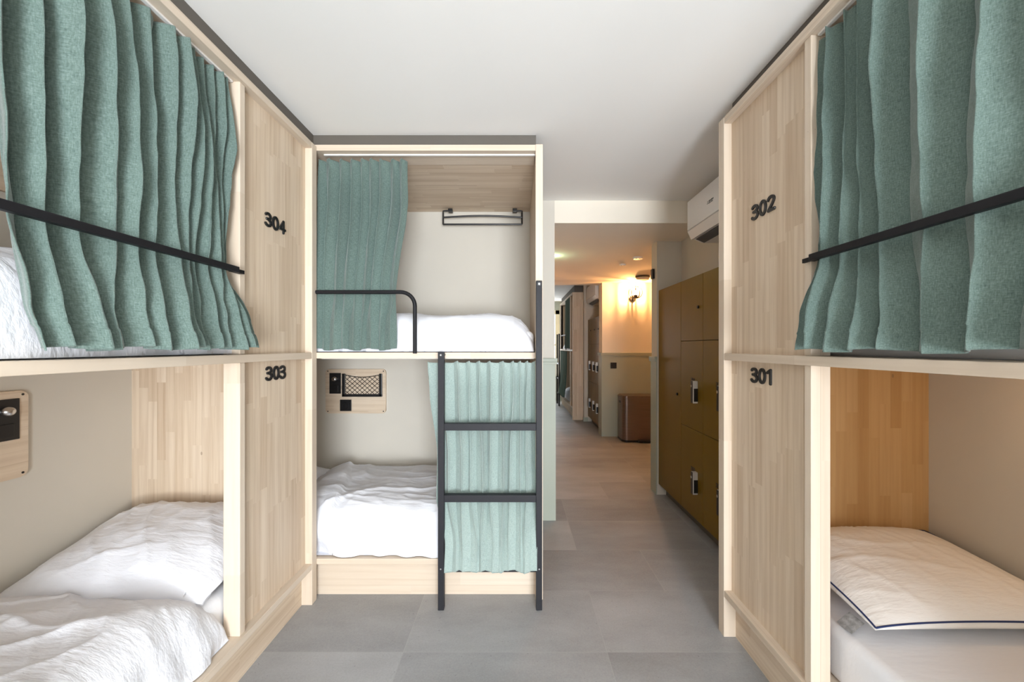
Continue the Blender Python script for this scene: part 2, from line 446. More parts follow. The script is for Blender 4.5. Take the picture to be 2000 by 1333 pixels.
# ------------------------------------------------------------------ bunk beds
SH0, SH1 = 1.288, 1.320           # shelf (upper bed edge) board
PB0, PB1 = 0.187, 0.217           # lower platform edge board
TP0, TP1 = 2.388, 2.420           # top board
def side_bunk(sgn, xo, xw, yn, yf, ypost, label, name_up, name_low, yc):
    """bunk along a side wall: xo = |X| of the outer face, xw = wall, yn..yf = length, ypost = front face of inner post"""
    def X(a, b): a, b = sgn*a, sgn*b; return (min(a, b), max(a, b))
    t = thing('bunk_bed', label, 'bunk bed', (sgn*(xo+xw)/2, (yn+yf)/2, 0))
    bv = 0.0025
    # corner board at the far end, opening post, near board
    finish(B(*X(xo, xo+0.064), yf-0.003, yf+0.045, 0, TP1, bev=bv), 'corner_post', solid_z, t)
    for z0, z1 in ((PB1, SH0), (SH1, TP0)):
        finish(B(*X(xo+0.014, xo+0.079), ypost, ypost+0.030, z0, z1, bev=bv), 'post', solid_z, t)
        finish(B(*X(xo+0.036, xo+0.054), ypost+0.030, yf-0.003, z0, z1), 'front_panel', wood_z, t)
    for z0, z1, nm in ((SH0, SH1, 'upper_bed_edge'), (PB0, PB1, 'lower_bed_edge'), (TP0, TP1, 'top_board')):
        finish(B(*X(xo+0.001, xo+0.27), yn, yf-0.003, z0, z1, bev=bv), nm, solid_y, t)
    for z0, z1, nm in ((SH0+0.002, SH1-0.002, 'upper_bed_base'), (PB0+0.002, PB1-0.002, 'lower_bed_base'), (TP0+0.002, TP1-0.002, 'roof_board')):
        finish(B(*X(xo+0.27, xw), yn, yf-0.003, z0, z1), nm, wood_y, t)
    finish(B(*X(xo+0.055, xo+0.075), yn, yf-0.003, 0, PB0), 'plinth', wood_y, t)
    for z0, z1 in ((PB1, SH0), (SH1, TP0)):
        finish(B(*X(xo+0.08, xw), yf-0.030, yf-0.004, z0, z1), 'head_board', wood_honey_lamplit if (sgn > 0 and z0 < 1) else wood_z, t)
        finish(B(*X(xo+0.02, xw), yn, yn+0.03, z0, z1), 'foot_board', wood_z, t)
    nf = '+X' if sgn < 0 else '-X'
    number(name_up, nf, (sgn*(xo+0.0365), yc, 1.914), 0.058, 0.0515, t)
    number(name_low, nf, (sgn*(xo+0.0365), yc+(0.005), 1.231), 0.058, 0.0515, t)
    return t
LB = side_bunk(-1, 1.065, 1.98, 0.03, 2.061, 1.540, 'pale wooden bunk bed built along the wall, numbered 304 above and 303 below', '304', '303', 1.80)
RB = side_bunk(1, 0.966, 1.89, -0.15, 1.836, 1.310, 'pale wooden bunk bed along the wall, numbered 302 above and 301 below', '302', '301', 1.597)

# middle bunk (lies across the room, against the back wall)
MB_ = thing('bunk_bed', 'pale wooden unnumbered bunk bed against the back wall behind the ladder', 'bunk bed', (-0.9, 2.6, 0))
bv = 0.0025
YF = 2.106
finish(B(0.107, 0.142, YF, 3.045, 0, TP1+0.012, bev=bv), 'end_panel', wood_z, MB_)
finish(B(0.104, 0.143, YF-0.003, YF+0.026, 0, TP1+0.012, bev=0.002), 'corner_post', solid_z, MB_)
for z0, z1, nm in ((SH0, SH1, 'upper_bed_edge'), (PB0, PB1, 'lower_bed_edge'), (TP0+0.012, TP1+0.012, 'top_board')):
    finish(B(-1.975, 0.104, YF+0.001, YF+0.17, z0, z1, bev=bv), nm, solid_x, MB_)
for z0, z1, nm in ((SH0+0.002, SH1-0.002, 'upper_bed_base'), (PB0+0.002, PB1-0.002, 'lower_bed_base'), (TP0+0.014, TP1+0.010, 'roof_board')):
    finish(B(-1.95, 0.107, YF+0.17, 3.069, z0, z1), nm, wood_x, MB_)
finish(B(-1.10, 0.107, YF+0.045, YF+0.065, 0, PB0), 'plinth', solid_x, MB_)
for z0, z1 in ((PB1, SH0), (SH1, TP0)):
    finish(B(-1.978, -1.95, YF+0.03, 3.069, z0+0.001, z1-0.001), 'head_board', wood_z, MB_)
# white curtain tracks
def track(p0, p1, parent, h=0.007):
    bm = bmx(); (x0, y0, z0), (x1, y1, z1) = p0, p1
    box(bm, min(x0, x1)-0.006, max(x0, x1)+0.006, min(y0, y1)-0.006, max(y0, y1)+0.006, z0-h, z0)
    return finish(bm, 'curtain_track', white_pl, parent)
track((-1.04, YF+0.045, 2.40), (0.10, YF+0.045, 2.40), MB_)
track((-1.04, YF+0.022, 1.2885), (0.09, YF+0.022, 1.2885), MB_, 0.003)
track((-1.11, 0.08, 2.388), (-1.11, 1.53, 2.388), LB)
track((1.005, -0.10, 2.388), (1.005, 1.30, 2.388), RB)

# guard rails
def rail_pts_bend(a, b, c, r=0.055, n=8):
    """a->b straight, rounded corner at b, down to c"""
    a, b, c = Vector(a), Vector(b), Vector(c); d1 = (a-b).normalized(); d2 = (c-b).normalized()
    pts = [a, b+d1*r*1.3]
    cen = b + d1*r + d2*r
    for i in range(n+1):
        th = PI/2*i/n
        pts.append(cen - d2*r*math.cos(th) - d1*r*math.sin(th))
    pts.append(c); return pts
bm = bmx()
tube(bm, rail_pts_bend((-1.058, 2.085, 1.640), (-0.535, 2.085, 1.640), (-0.535, 2.085, SH1-0.005), 0.075), 0.0105, 14)
finish(bm, 'guard_rail', metal_m, MB_, smooth=True)
for sgn, x, ye, yn, t in ((-1, -1.052, 1.487, 0.42, LB), (1, 0.962, 1.285, 0.30, RB)):
    bm = B(x-0.010, x+0.010, yn, ye, 1.630, 1.652, bev=0.003)
    box(bm, x-0.010, x+0.010, yn-0.022, yn+0.0, SH1-0.01, 1.652, bev=0.003)
    xs = x + sgn*0.010
    box(bm, min(xs, xs+sgn*0.02), max(xs, xs+sgn*0.02), ye-0.004, ye+0.055, 1.634, 1.648)
    finish(bm, 'guard_rail', metal_m, t)

# ------------------------------------------------------------------ ladder
L = thing('ladder', 'dark grey metal ladder standing before the middle bunk', 'ladder', (-0.133, 2.035, 0))
for x0, x1, zt in ((-0.4005, -0.3695, 1.326), (0.1025, 0.1335, 1.690)):
    finish(B(x0, x1, 2.016, 2.050, 0.0, zt, bev=0.003), 'stile', ladder_m, L)
for zc in (0.939, 0.572, 0.2065):
    finish(B(-0.3695, 0.1025, 2.016 if zc > 0.3 else 2.030, 2.052, zc-0.018, zc+0.018, bev=0.003), 'rung', ladder_m, L)
for x, z in ((-0.385, 1.308), (0.118, 1.672), (-0.385, 0.214), (0.118, 0.214)):
    bm = bmx(); cyl(bm, (x, 2.0135, z), 'Y', 0.0040, 0.006, 20, bev=0.0012)
    bo = finish(bm, 'bolt', steel_m, L, smooth=True)
    if z > 1: finish(cyl(bmx(), (x, 2.0150, z), 'Y', 0.0095, 0.0025, 24), 'washer', black_m, bo, smooth=True)
    finish(cyl(bmx(), (x, 2.0765, z if z > 1 else 0.202), 'Y', 0.008, 0.058, 16), 'spacer', ladder_m, L, smooth=True)

# ------------------------------------------------------------------ drying rail under the roof of the middle bunk
T = thing('towel_rail', 'thin black wire towel rail hanging under the roof of the middle bunk', 'rail', (-0.26, 3.0, 2.39))
yr = 3.0
for s, x in ((1, -0.555), (-1, 0.045)):
    bm = bmx(); tube(bm, [(x+s*0.055, yr, 2.386), (x+s*0.02, yr-0.0, 2.386), (x, yr, 2.384), (x, yr, 2.37), (x, yr, 2.30), (x, yr, 2.283)], 0.0062, 8)
    br = finish(bm, 'bracket', black_m, T, smooth=True)
    finish(B(x+s*0.055-0.016, x+s*0.055+0.016, yr-0.012, yr+0.03, 2.378, 2.400, bev=0.002), 'mounting_block', black_m, br)
for z, bow in ((2.283, 0.0), (2.336, 0.012)):
    pts = [(-0.555+0.6*i/20, yr, z+bow*math.sin(PI*i/20)) for i in range(21)]
    finish(tube(bmx(), pts, 0.0068, 10), 'bar', black_m, T, smooth=True)

# ------------------------------------------------------------------ curtains
def curtain(name, label, stations, nodes, amps, basis, vz, thick=0.0035, nv=150, per=22, sway=0.0028, pleat=0.006, seed=0, mat=None, noisy=1.0, ncurl=0.75, ridge0=1, group=None):
    """nodes: alternating ridge/valley positions along the width, one list per station (top to hem);
    basis(along, depth, z) gives the world point; vz = station heights; amps = fold depth per station"""
    N = len(nodes[0]); rnd = np.random.RandomState(seed)
    nod = np.array([n[1] for n in [(0, k) for k in nodes]], float)         # stations x N
    vst = np.array([(vz[0]-z)/(vz[0]-vz[-1]) for z in vz])
    base = np.array([s for s in stations], float); am = np.array(amps, float)
    vs = np.linspace(0, 1, nv)
    def itp(arr):                                                           # smooth interpolation down the cloth
        out = np.zeros((nv,) + arr.shape[1:])
        for i, v in enumerate(vs):
            k = min(len(vst)-2, max(0, int(np.searchsorted(vst, v, 'right')-1)))
            f = (v-vst[k])/(vst[k+1]-vst[k]); f = f*f*(3-2*f)*0.6 + f*0.4
            out[i] = arr[k]*(1-f) + arr[k+1]*f
        return out
    nd, bs, aa = itp(nod), itp(base[:, None])[:, 0], itp(am[:, None])[:, 0]
    jit = rnd.uniform(0.65, 1.15, N); jit[0] = jit[-1] = 0.5
    us = np.linspace(0, N-1, (N-1)*per+1)
    V = np.zeros((nv, len(us), 3)); UV = np.zeros((nv, len(us), 2))
    ph = rnd.uniform(0, 6.28, 8)
    wlen = abs(nodes[0][-1]-nodes[0][0])*2.2
    for i, v in enumerate(vs):
        k = np.minimum(N-2, us.astype(int)); f = us-k
        sm = f*f*(3-2*f)
        a = nd[i][k]*(1-f) + nd[i][k+1]*f
        sg = np.where((k+ridge0) % 2 == 1, 1.0, -1.0)
        d0, d1 = sg*jit[k], -sg*jit[k+1]
        loc = np.abs(nd[i][k+1]-nd[i][k])
        w01 = 0.5+0.5*np.cos(PI*f)
        # rounded ridges, tight valleys; folds fade in and out down the cloth
        A0 = 1+0.42*np.sin(2.2*v*(1+0.10*k)+k*2.4+ph[6]); A1 = 1+0.42*np.sin(2.2*v*(1+0.10*(k+1))+(k+1)*2.4+ph[6])
        r0 = np.where(sg > 0, w01, 1-w01)**0.85
        lo = -np.where(sg > 0, jit[k+1]*A1, jit[k]*A0); hi = np.where(sg > 0, jit[k]*A0, jit[k+1]*A1)
        d = lo + (hi-lo)*r0
        scale = np.minimum(1.0, loc/ (np.mean(np.abs(np.diff(nd[i])))+1e-6)*0.9+0.25)
        # curl so that deep folds lap over their neighbours
        a = a + 0.07*np.abs(nd[i][k+1]-nd[i][k])*np.sin(1.3*v*PI+us*0.55+ph[7])*min(1, v*4)*np.minimum(1, us)*np.minimum(1, (N-1)-us)
        a = a - ncurl*np.sin(2*PI*f)*(nd[i][k+1]-nd[i][k])*0.22
        dep = bs[i] + aa[i]*d*scale
        dep += sway*np.sin(3.1*v*PI + us*0.9 + ph[0])*min(1, v*3) + 0.6*sway*np.sin(7.3*v*PI + us*2.3 + ph[1])*min(1, v*2)
        dep += 0.35*sway*np.sin(13*v*PI - us*1.7 + ph[2])
        a = a + 0.5*sway*np.sin(5*v*PI + us*1.3 + ph[3])*v
        dep += np.array([0.004*noise.noise(Vector((aq*10, v*7+seed, 1.3*seed)))+0.0022*noise.noise(Vector((aq*30+v*9, v*22+seed, 7))) for aq in a])*min(1, v*3)*noisy
        pt = math.exp(-(v/0.045)**2)
        dep += pleat*pt*np.sin(us*PI*2.0 + ph[4])
        z = vz[0] + (vz[-1]-vz[0])*v + 0.006*np.sin(us*1.1+ph[5])*v**8 - 0.012*pt*np.abs(np.sin(us*PI/2+0.4))
        hem = 1-0.055/(vz[0]-vz[-1])
        dep += 0.0022*(v > hem) - 0.0015*math.exp(-((v-hem)/0.004)**2)
        for q, (aq, dq, zq) in enumerate(zip(a, dep, z)): V[i, q] = basis(aq, dq, zq)
        UV[i, :, 0] = us/(N-1)*wlen; UV[i, :, 1] = v*(vz[0]-vz[-1])
    nu = len(us)
    me = bpy.data.meshes.new(name)
    idx = np.arange(nv*nu).reshape(nv, nu)
    F = np.stack([idx[:-1, :-1], idx[:-1, 1:], idx[1:, 1:], idx[1:, :-1]], -1).reshape(-1, 4)
    vv = V.reshape(-1, 3); org = vv.mean(0); org[2] = vz[0]
    me.from_pydata((vv-org).tolist(), [], F.tolist())
    ul = me.uv_layers.new(name='UVMap'); li = np.zeros(len(me.loops), int); me.loops.foreach_get('vertex_index', li)
    ul.data.foreach_set('uv', UV.reshape(-1, 2)[li].ravel())
    me.materials.append(mat or linen_m)
    for p in me.polygons: p.use_smooth = True
    o = bpy.data.objects.new(name, me); C.objects.link(o); o.location = org.tolist()
    md = o.modifiers.new('thickness', 'SOLIDIFY'); md.thickness = thick; md.offset = 0
    tag(o, label, 'curtain', group)
    return o

def zx(px, X): return X*770/abs(px-1008)
# bunk 304 curtain: along = Y, depth towards the room = +X
tops = [2, 45, 84, 112, 138, 168, 205, 232, 256, 278, 300, 320, 338, 350, 362, 373, 384, 394, 403, 411, 419, 426, 433, 439, 445, 449, 452]
Yt = [zx(p, 1.10) for p in tops]
n = len(Yt)
Yb = list(Yt); Yh = list(Yt)
y0_, y1_ = Yt[0], Yt[-1]
# folds lean and merge towards the rail, then open again under it
for i in range(n):
    s = i/(n-1)
    Yb[i] = y0_+0.005 + (y1_-y0_-0.02)*( (Yt[i]-y0_)/(y1_-y0_) )**0.96 + 0.010*math.sin(i*2.3)
    Yh[i] = y0_-0.01 + (y1_-y0_+0.02)*( 0.35*(Yt[i]-y0_)/(y1_-y0_)+0.65*s**0.9 ) + 0.012*math.sin(i*1.7+1)
Yb.sort(); Yh.sort()
curtain('curtain', 'sage green linen curtain of bunk 304, its near edge showing the white bedding', [-1.120, -1.120, -1.115, -1.060, -1.030],
        [Yt, Yt, Yb, Yh, Yh], [0.028, 0.052, 0.036, 0.042, 0.036], lambda a, d, z: (min(d, -1.0665) if 1.60 < z < 1.68 else d, a, z), [2.378, 2.10, 1.640, 1.45, 1.345], seed=3, per=16)
# bunk 302 curtain: depth towards the room = -X
tops = [1590, 1603, 1616, 1630, 1648, 1664, 1680, 1700, 1722, 1758, 1815, 1868, 1925, 2000, 2120, 2250]
Yt = [zx(p, 0.995) for p in tops]
n = len(Yt)
y1_, y0_ = Yt[0], Yt[-1]
Yb = [y - 0.016*(i == 0) for i, y in enumerate(Yt)]
Yh = [y0_ + (y1_-y0_)*(0.6*(Yt[i]-y0_)/(y1_-y0_)+0.4*(1-i/(n-1))) + 0.006*math.sin(i*2) for i in range(n)]
curtain('curtain', 'sage green linen curtain of bunk 302 closed over the bare dark mattress edge', [1.005, 1.010, 1.004, 0.960, 0.945],
        [Yt, Yt, Yb, Yh, Yh], [0.022, 0.036, 0.024, 0.032, 0.030], lambda a, d, z: (2*1.0-d if False else d, a, z), [2.378, 2.10, 1.640, 1.45, 1.340], seed=8, per=24, ridge0=0)
# middle bunk, upper curtain (along X, depth towards the room = -Y)
tops = [618, 630, 640, 655, 663, 676, 684, 698, 705, 716, 723, 735, 741, 757, 765, 776, 783, 791]
Xt = [(p-1008)*2.13/770 for p in tops]; n = len(Xt)
x0_, x1_ = Xt[0], Xt[-1]
Xb = [x0_ + (x-x0_)*0.90 + 0.006*math.sin(i*2.1) for i, x in enumerate(Xt)]
Xh = [x0_ + (x1_-x0_)*0.89*(0.4*(x-x0_)/(x1_-x0_)+0.6*i/(n-1)) + 0.010*math.sin(i*1.6) for i, x in enumerate(Xt)]
Xb.sort(); Xh.sort()
curtain('curtain', 'green linen curtain drawn half across the upper bed of the middle bunk', [2.165, 2.165, 2.128, 2.120, 2.112],
        [Xt, Xt, Xb, Xh, Xh], [0.018, 0.038, 0.020, 0.020, 0.015], lambda a, d, z: (a, max(d, 2.102), z), [2.384, 2.15, 1.640, 1.45, 1.336], seed=5, per=16, ridge0=0)
# middle bunk, lower curtain
tops = [833, 852, 862, 884, 893, 908, 916, 928, 936, 950, 957, 974, 983, 997, 1003, 1012, 1017, 1026, 1031, 1040, 1047]
Xt = [(p-1008)*2.09/770 for p in tops]; n = len(Xt)
x0_, x1_ = Xt[0], Xt[-1]
def shp(xa, xb, w, a, f):
    r = [xa + (xb-xa)*((1-w)*(x-x0_)/(x1_-x0_)+w*i/(n-1)) + a*math.sin(i*f) for i, x in enumerate(Xt)]
    r.sort(); return r
X1 = shp(-0.462, 0.104, 0.1, 0.004, 2); X2 = shp(-0.420, 0.103, 0.4, 0.008, 1.7); X3 = shp(-0.364, 0.096, 0.75, 0.014, 1.3)
curtain('curtain', 'green linen curtain in a daylit tone hanging behind the ladder rungs of the middle bunk', [2.125, 2.122, 2.112, 2.096, 2.030, 2.006],
        [Xt, X1, X2, X2, X3, X3], [0.010, 0.030, 0.030, 0.020, 0.014, 0.007], lambda a, d, z: (a, max(d, 2.056) if z > 0.53 else d, z), [1.276, 1.10, 0.78, 0.55, 0.34, 0.203], seed=11, per=16, mat=daylit_linen, sway=0.003, pleat=0.004, ridge0=0)

# ------------------------------------------------------------------ bedding
def crease(p, s, seed, sx=1.0, sy=1.0, rot=0.0):
    c, q = math.cos(rot), math.sin(rot)
    v = Vector(((p[0]*c-p[1]*q)*s*sx, (p[0]*q+p[1]*c)*s*sy, p[2]*s*0.7+seed))
    w = noise.noise_vector(v*0.45)*0.7
    r = 1-abs(noise.noise(v+w))*1.7
    return max(0, r)**4 * (0.35+0.65*min(1, max(0, 0.5+1.6*noise.noise(v*0.7+Vector((31, 7, 2))))))
def soft(name, mat, x0, x1, y0, y1, z0, hgt, nx, ny, p=5.0, q=2.2, pin=0.0, wr=0.012, tilt=0.0, seed=0.0, rot=0.5, sc=4.0, parent=None, under=0.12,
         tiltx=0.0, hfun=None, edge_wob=0.008, sx=0.75, sy=3.0, squareness=1.0):
    """soft upholstered shape over a rectangle: steep rounded sides, puffed middle, creased surface"""
    cx, cy, a, b = (x0+x1)/2, (y0+y1)/2, (x1-x0)/2, (y1-y0)/2
    def par(n): return [math.sin(PI/2*(-1+2*i/n)) for i in range(n+1)]
    U, Vv = par(nx), par(ny)
    verts = []; 
    for side in (1, -1):
        for j, v in enumerate(Vv):
            for i, u in enumerate(U):
                e = (max(0, 1-abs(u)**p)**(1/q))*(max(0, 1-abs(v)**p)**(1/q))
                # pinched corners: edges pull in between the corners
                px = u*(1-pin*(1-v*v)) if pin else u
                py = v*(1-pin*(1-u*u)) if pin else v
                X, Y = cx+px*a, cy+py*b
                if side == 1:
                    w = crease((X, Y, 0), sc, seed, sx, sy, rot)*0.6 + crease((X, Y, 0), sc*2.1, seed+5, sx, sy, rot+0.5)*0.28 + crease((X, Y, 0), sc*0.9, seed+9, sx, sy*0.8, rot-1.1)*0.5
                    lump = noise.noise(Vector((X*3.0, Y*3.0, seed)))*0.5
                    zz = e*hgt
                    zz += (w*wr + lump*wr*1.4)*min(1, e*1.6)
                    if hfun: zz += hfun(X, Y)*min(1, e*1.3)
                    # side creases
                    if e < 0.9:
                        k = edge_wob*noise.noise(Vector((X*9, Y*9, zz*6+seed)))*(1-e)*2
                        X += k*(1 if u > 0 else -1)*(abs(u) > 0.8); Y += k*(1 if v > 0 else -1)*(abs(v) > 0.8)
                else:
                    zz = -e*hgt*under
                zz += tilt*(Y-y0)/(y1-y0) + tiltx*(X-x0)/(x1-x0)
                verts.append((X, Y, z0+zz))
    n1 = (nx+1)*(ny+1); faces = []
    for j in range(ny):
        for i in range(nx):
            k = j*(nx+1)+i
            faces.append((k, k+1, k+nx+2, k+nx+1)); faces.append((n1+k, n1+k+nx+1, n1+k+nx+2, n1+k+1))
    bm = bmx()
    bv_ = [bm.verts.new(v) for v in verts]
    for f in faces: bm.faces.new([bv_[k] for k in f])
    bmesh.ops.remove_doubles(bm, verts=bm.verts[:], dist=0.00012)
    o = finish(bm, name, mat, parent, loc=(cx, cy, z0) if not parent else None, smooth=True, angle=3.0)
    return o
def mattress(label, x0, x1, y0, y1, z0, h):
    bm = bmx(); t = bmesh.new()
    bmesh.ops.create_cube(t, size=1)
    for v in t.verts: v.co = Vector(((x0+x1)/2+v.co.x*(x1-x0), (y0+y1)/2+v.co.y*(y1-y0), z0+h/2+v.co.z*h))
    bmesh.ops.bevel(t, geom=t.edges[:], offset=0.035, segments=5, affect='EDGES', profile=0.5)
    o = finish(t, 'mattress', sheet_plain, loc=((x0+x1)/2, (y0+y1)/2, z0), smooth=True, angle=3.0); bm.free()
    return tag(o, label, 'mattress')
mattress('white mattress of bunk 303 under its duvet', -1.972, -1.150, 0.08, 2.02, PB1, 0.17)
mattress('white mattress in a fitted sheet in bunk 301', 1.075, 1.885, -0.10, 1.80, PB1, 0.185)
mattress('white mattress of bunk 304 behind the green curtain', -1.972, -1.150, 0.08, 2.02, SH1, 0.14)
mattress('bare mattress of bunk 302, above the bed with the navy piped pillow', 1.06, 1.885, -0.10, 1.80, SH1, 0.14)
mattress('white mattress under the duvet on the lower bed of the middle bunk', -1.93, 0.10, 2.19, 3.06, PB1, 0.13)
mattress('white mattress under the duvet on the upper bed of the middle bunk', -1.93, 0.10, 2.19, 3.06, SH1, 0.12)

def duvet_edge(cx):   # fold of the duvet opening
    return lambda X, Y: 0.026/(1+math.exp((X-cx+0.20*(Y-2.2)-0.03*math.sin(Y*6))*160))
# bunk 303
tag(soft('pillow', sheet_m, -1.945, -1.145, 1.44, 2.015, 0.405, 0.115, 110, 90, p=2.6, q=1.7, pin=0.05, wr=0.018, tilt=0.125, seed=2.2, rot=0.75, sc=3.4, under=0.35), 'white creased pillow against the head board of bunk 303', 'pillow')
tag(soft('duvet', sheet_m, -1.968, -1.105, 0.10, 1.52, PB1+0.004, 0.255, 150, 190, p=7, q=2.6, wr=0.022, seed=7.7, rot=0.35, sc=2.8, sy=3.2, under=0.0, edge_wob=0.02, tilt=-0.0), 'white rumpled duvet on the lower bed of bunk 303', 'duvet')
# bunk 304
tag(soft('duvet', sheet_m, -1.968, -1.115, 0.10, 1.60, SH1+0.004, 0.26, 120, 150, p=6, q=2.4, wr=0.026, seed=3.4, rot=0.9, sc=3.2, under=0.0), 'white rumpled duvet on the upper bed of bunk 304', 'duvet')
# bunk 301: bare pillow with navy piping
P1 = thing('pillow', 'bare white pillow with navy piping against the honey, lamp-tinted board of bunk 301', 'pillow', (1.5, 1.54, 0.41))
pl_z, pl_h = 0.462, 0.085
cov = soft('cushion', pillow_warm, 1.125, 1.870, 1.235, 1.805, pl_z, pl_h, 110, 90, p=2.8, q=1.6, pin=0.045, wr=0.010, tilt=0.045, seed=6.1, rot=1.2, sc=3.6, parent=P1, under=0.68, edge_wob=0.0)
def piping(x0, x1, y0, y1, z0, pin, tilt, r=0.0028):
    cx, cy, a, b = (x0+x1)/2, (y0+y1)/2, (x1-x0)/2, (y1-y0)/2; pts = []
    N = 60
    ring = [(-1+2*i/N, -1) for i in range(N)] + [(1, -1+2*i/N) for i in range(N)] + [(1-2*i/N, 1) for i in range(N)] + [(-1, 1-2*i/N) for i in range(N+1)]
    for u, v in ring:
        X = cx+u*(1-pin*(1-v*v))*a*0.984; Y = cy+v*(1-pin*(1-u*u))*b*0.984
        e = (max(0, 1-abs(u*0.984)**2.8)**(1/1.6))*(max(0, 1-abs(v*0.984)**2.8)**(1/1.6))
        pts.append((X, Y, z0+0.0015+e*pl_h+tilt*(Y-y0)/(y1-y0)))
    return tube(bmx(), pts, r, 8, cap=True)
finish(piping(1.125, 1.870, 1.235, 1.805, pl_z, 0.045, 0.045), 'piping', blue_pipe, P1, smooth=True)
bm = bmx()
tagpts = [(1.150, 1.30, 0.436), (1.128, 1.295, 0.428), (1.110, 1.292, 0.416), (1.098, 1.290, 0.409)]
vs0 = [bm.verts.new(Vector(p)) for p in tagpts]; vs1 = [bm.verts.new(Vector(p)+Vector((-0.004, 0.055, 0.003))) for p in tagpts]
for k in range(3): bm.faces.new((vs0[k], vs0[k+1], vs1[k+1], vs1[k]))
bmesh.ops.solidify(bm, geom=bm.faces[:], thickness=0.0008)
finish(bm, 'care_tag', m_plain('grey_care_tag', (0.5, 0.5, 0.5), 0.4, 0, 0.5, 0.5, 60), P1)
# middle bunk
tag(soft('duvet', sheet_m, -1.42, 0.098, 2.135, 3.03, PB1+0.004, 0.265, 220, 150, p=7, q=2.3, wr=0.024, seed=9.3, rot=-0.35, sc=2.6, sy=2.4, under=0.0, edge_wob=0.03, hfun=duvet_edge(-1.03)), 'white rumpled duvet on the lower bed of the middle bunk', 'duvet')
tag(soft('duvet', sheet_m, -1.60, 0.098, 2.150, 3.03, SH1+0.004, 0.215, 220, 120, p=8, q=2.6, wr=0.020, seed=14.3, rot=0.9, sc=3.0, sy=2.2, under=0.0, edge_wob=0.012), 'white rumpled duvet on the upper bed of the middle bunk', 'duvet')
tag(soft('pillow', sheet_m, -1.93, -1.385, 2.30, 3.05, 0.405, 0.115, 60, 60, p=2.6, q=1.7, pin=0.04, wr=0.012, seed=4.2, under=0.3, tiltx=-0.02), 'white pillow peeking out at the head of the middle bunk', 'pillow')

# ------------------------------------------------------------------ bedside panels
def panel(face, c, mirror, label, lit=False, group=None):
    """face 'Y' = on the back wall looking towards -Y; 'X' = left wall, '-X' = right wall. c = centre on the wall face"""
    t = thing('bedside_panel', label, 'panel', c)
    w, h, d = 0.466, 0.343, 0.018
    def P(u, v, k):     # u across (in reader's view), v up, k out of the wall
        if face == 'Y': return (c[0]+u, c[1]-k, c[2]+v)
        if face == 'X': return (c[0]+k, c[1]+u, c[2]+v)
        return (c[0]-k, c[1]-u, c[2]+v)
    m = -1 if mirror else 1
    ax = 'Y' if face == 'Y' else 'X'
    finish(rbox(bmx(), ax, P(0, 0, d/2), w, h, d, 0.028), 'board', wood_x if face == 'Y' else wood_y, t)
    def plate(u, v, ww, hh, k0, k1, nm, mat, par=t, bev=0.0015):
        a, b = P(u-ww/2, v-hh/2, k0), P(u+ww/2, v+hh/2, k1)
        return finish(B(*[q for i in range(3) for q in (min(a[i], b[i]), max(a[i], b[i]))], bev=bev), nm, mat, par)
    for su in (-1, 1):
        for sv in (-1, 1):
            finish(cyl(bmx(), P(su*(w/2-0.018), sv*(h/2-0.016), d+0.0003), ax, 0.0045, 0.0022, 16), 'screw', black_m, t)
    pl = plate(m*(-0.157), 0.062, 0.088, 0.160, d, d+0.006, 'switch_plate', black_m)
    plate(m*(-0.157), 0.020, 0.050, 0.052, d+0.006, d+0.010, 'switch', black_m, pl)
    # ball reading lamp
    bm = bmx(); bmesh.ops.create_uvsphere(bm, u_segments=28, v_segments=16, radius=0.0225)
    for v in bm.verts: v.co = Vector(P(m*(-0.157)-v.co.x*1.0, 0.096+v.co.z*0.85, d+0.014+v.co.y*0.9))
    finish(bm, 'reading_lamp', lamp_lit if lit else steel_m, t, smooth=True)
    sk = plate(m*(-0.075), -0.108, 0.088, 0.088, d, d+0.007, 'socket', black_m)
    bm = bmx()
    ring = [P(m*(-0.075)+0.024*math.cos(a*PI/16), -0.108+0.024*math.sin(a*PI/16), d+0.0085) for a in range(33)]
    tube(bm, ring, 0.0018, 6); 
    finish(bm, 'socket_ring', metal_m, sk, smooth=True)
    # net pocket
    u0, u1 = m*(-0.100), m*0.208
    if u0 > u1: u0, u1 = u1, u0
    bm = bmx()
    def bx(ua, ub, va, vb, ka, kb):
        a, b = P(ua, va, ka), P(ub, vb, kb); box(bm, *[q for i in range(3) for q in (min(a[i], b[i]), max(a[i], b[i]))], bev=0.002)
    bx(u0, u0+0.022, -0.035, 0.137, d, d+0.016); bx(u1-0.022, u1, -0.035, 0.137, d, d+0.016); bx(u0, u1, -0.041, -0.021, d, d+0.016)
    nf = finish(bm, 'net_frame', black_m, t)
    bm = bmx(); ua, ub, vb_, vt = u0+0.020, u1-0.020, -0.024, 0.128
    top = lambda u: vt - 0.018*math.sin(PI*(u-ua)/(ub-ua))
    tube(bm, [P(ua+(ub-ua)*i/24, top(ua+(ub-ua)*i/24), d+0.011) for i in range(25)], 0.0028, 6)
    st = 0.0385
    for dirn in (1, -1):
        k = -8
        while k < 18:
            pts = []
            for i in range(41):
                v = vb_ + (vt-vb_)*i/40; u = ua + k*st + (v-vb_)*1.15*dirn
                if ua <= u <= ub and v <= top(u): pts.append(P(u, v, d+0.011+0.0008*dirn))
            if len(pts) > 2: tube(bm, [pts[0], pts[len(pts)//2], pts[-1]], 0.0019, 5)
            k += 1
    finish(bm, 'net', black_m, nf, smooth=True)
    return t
panel('Y', (-1.242, 3.07, 1.006), False, 'wooden panel with lamp, net pocket and socket in the lower bed of the middle bunk', group='bedside panels')
panel('X', (-1.98, 1.353, 1.006), True, 'wooden bedside panel with black lamp plate on the wall of bunk 303', group='bedside panels')
panel('X', (-1.98, 1.353, 2.120), True, 'wooden bedside panel on the wall of bunk 304 beside the curtain edge', group='bedside panels')
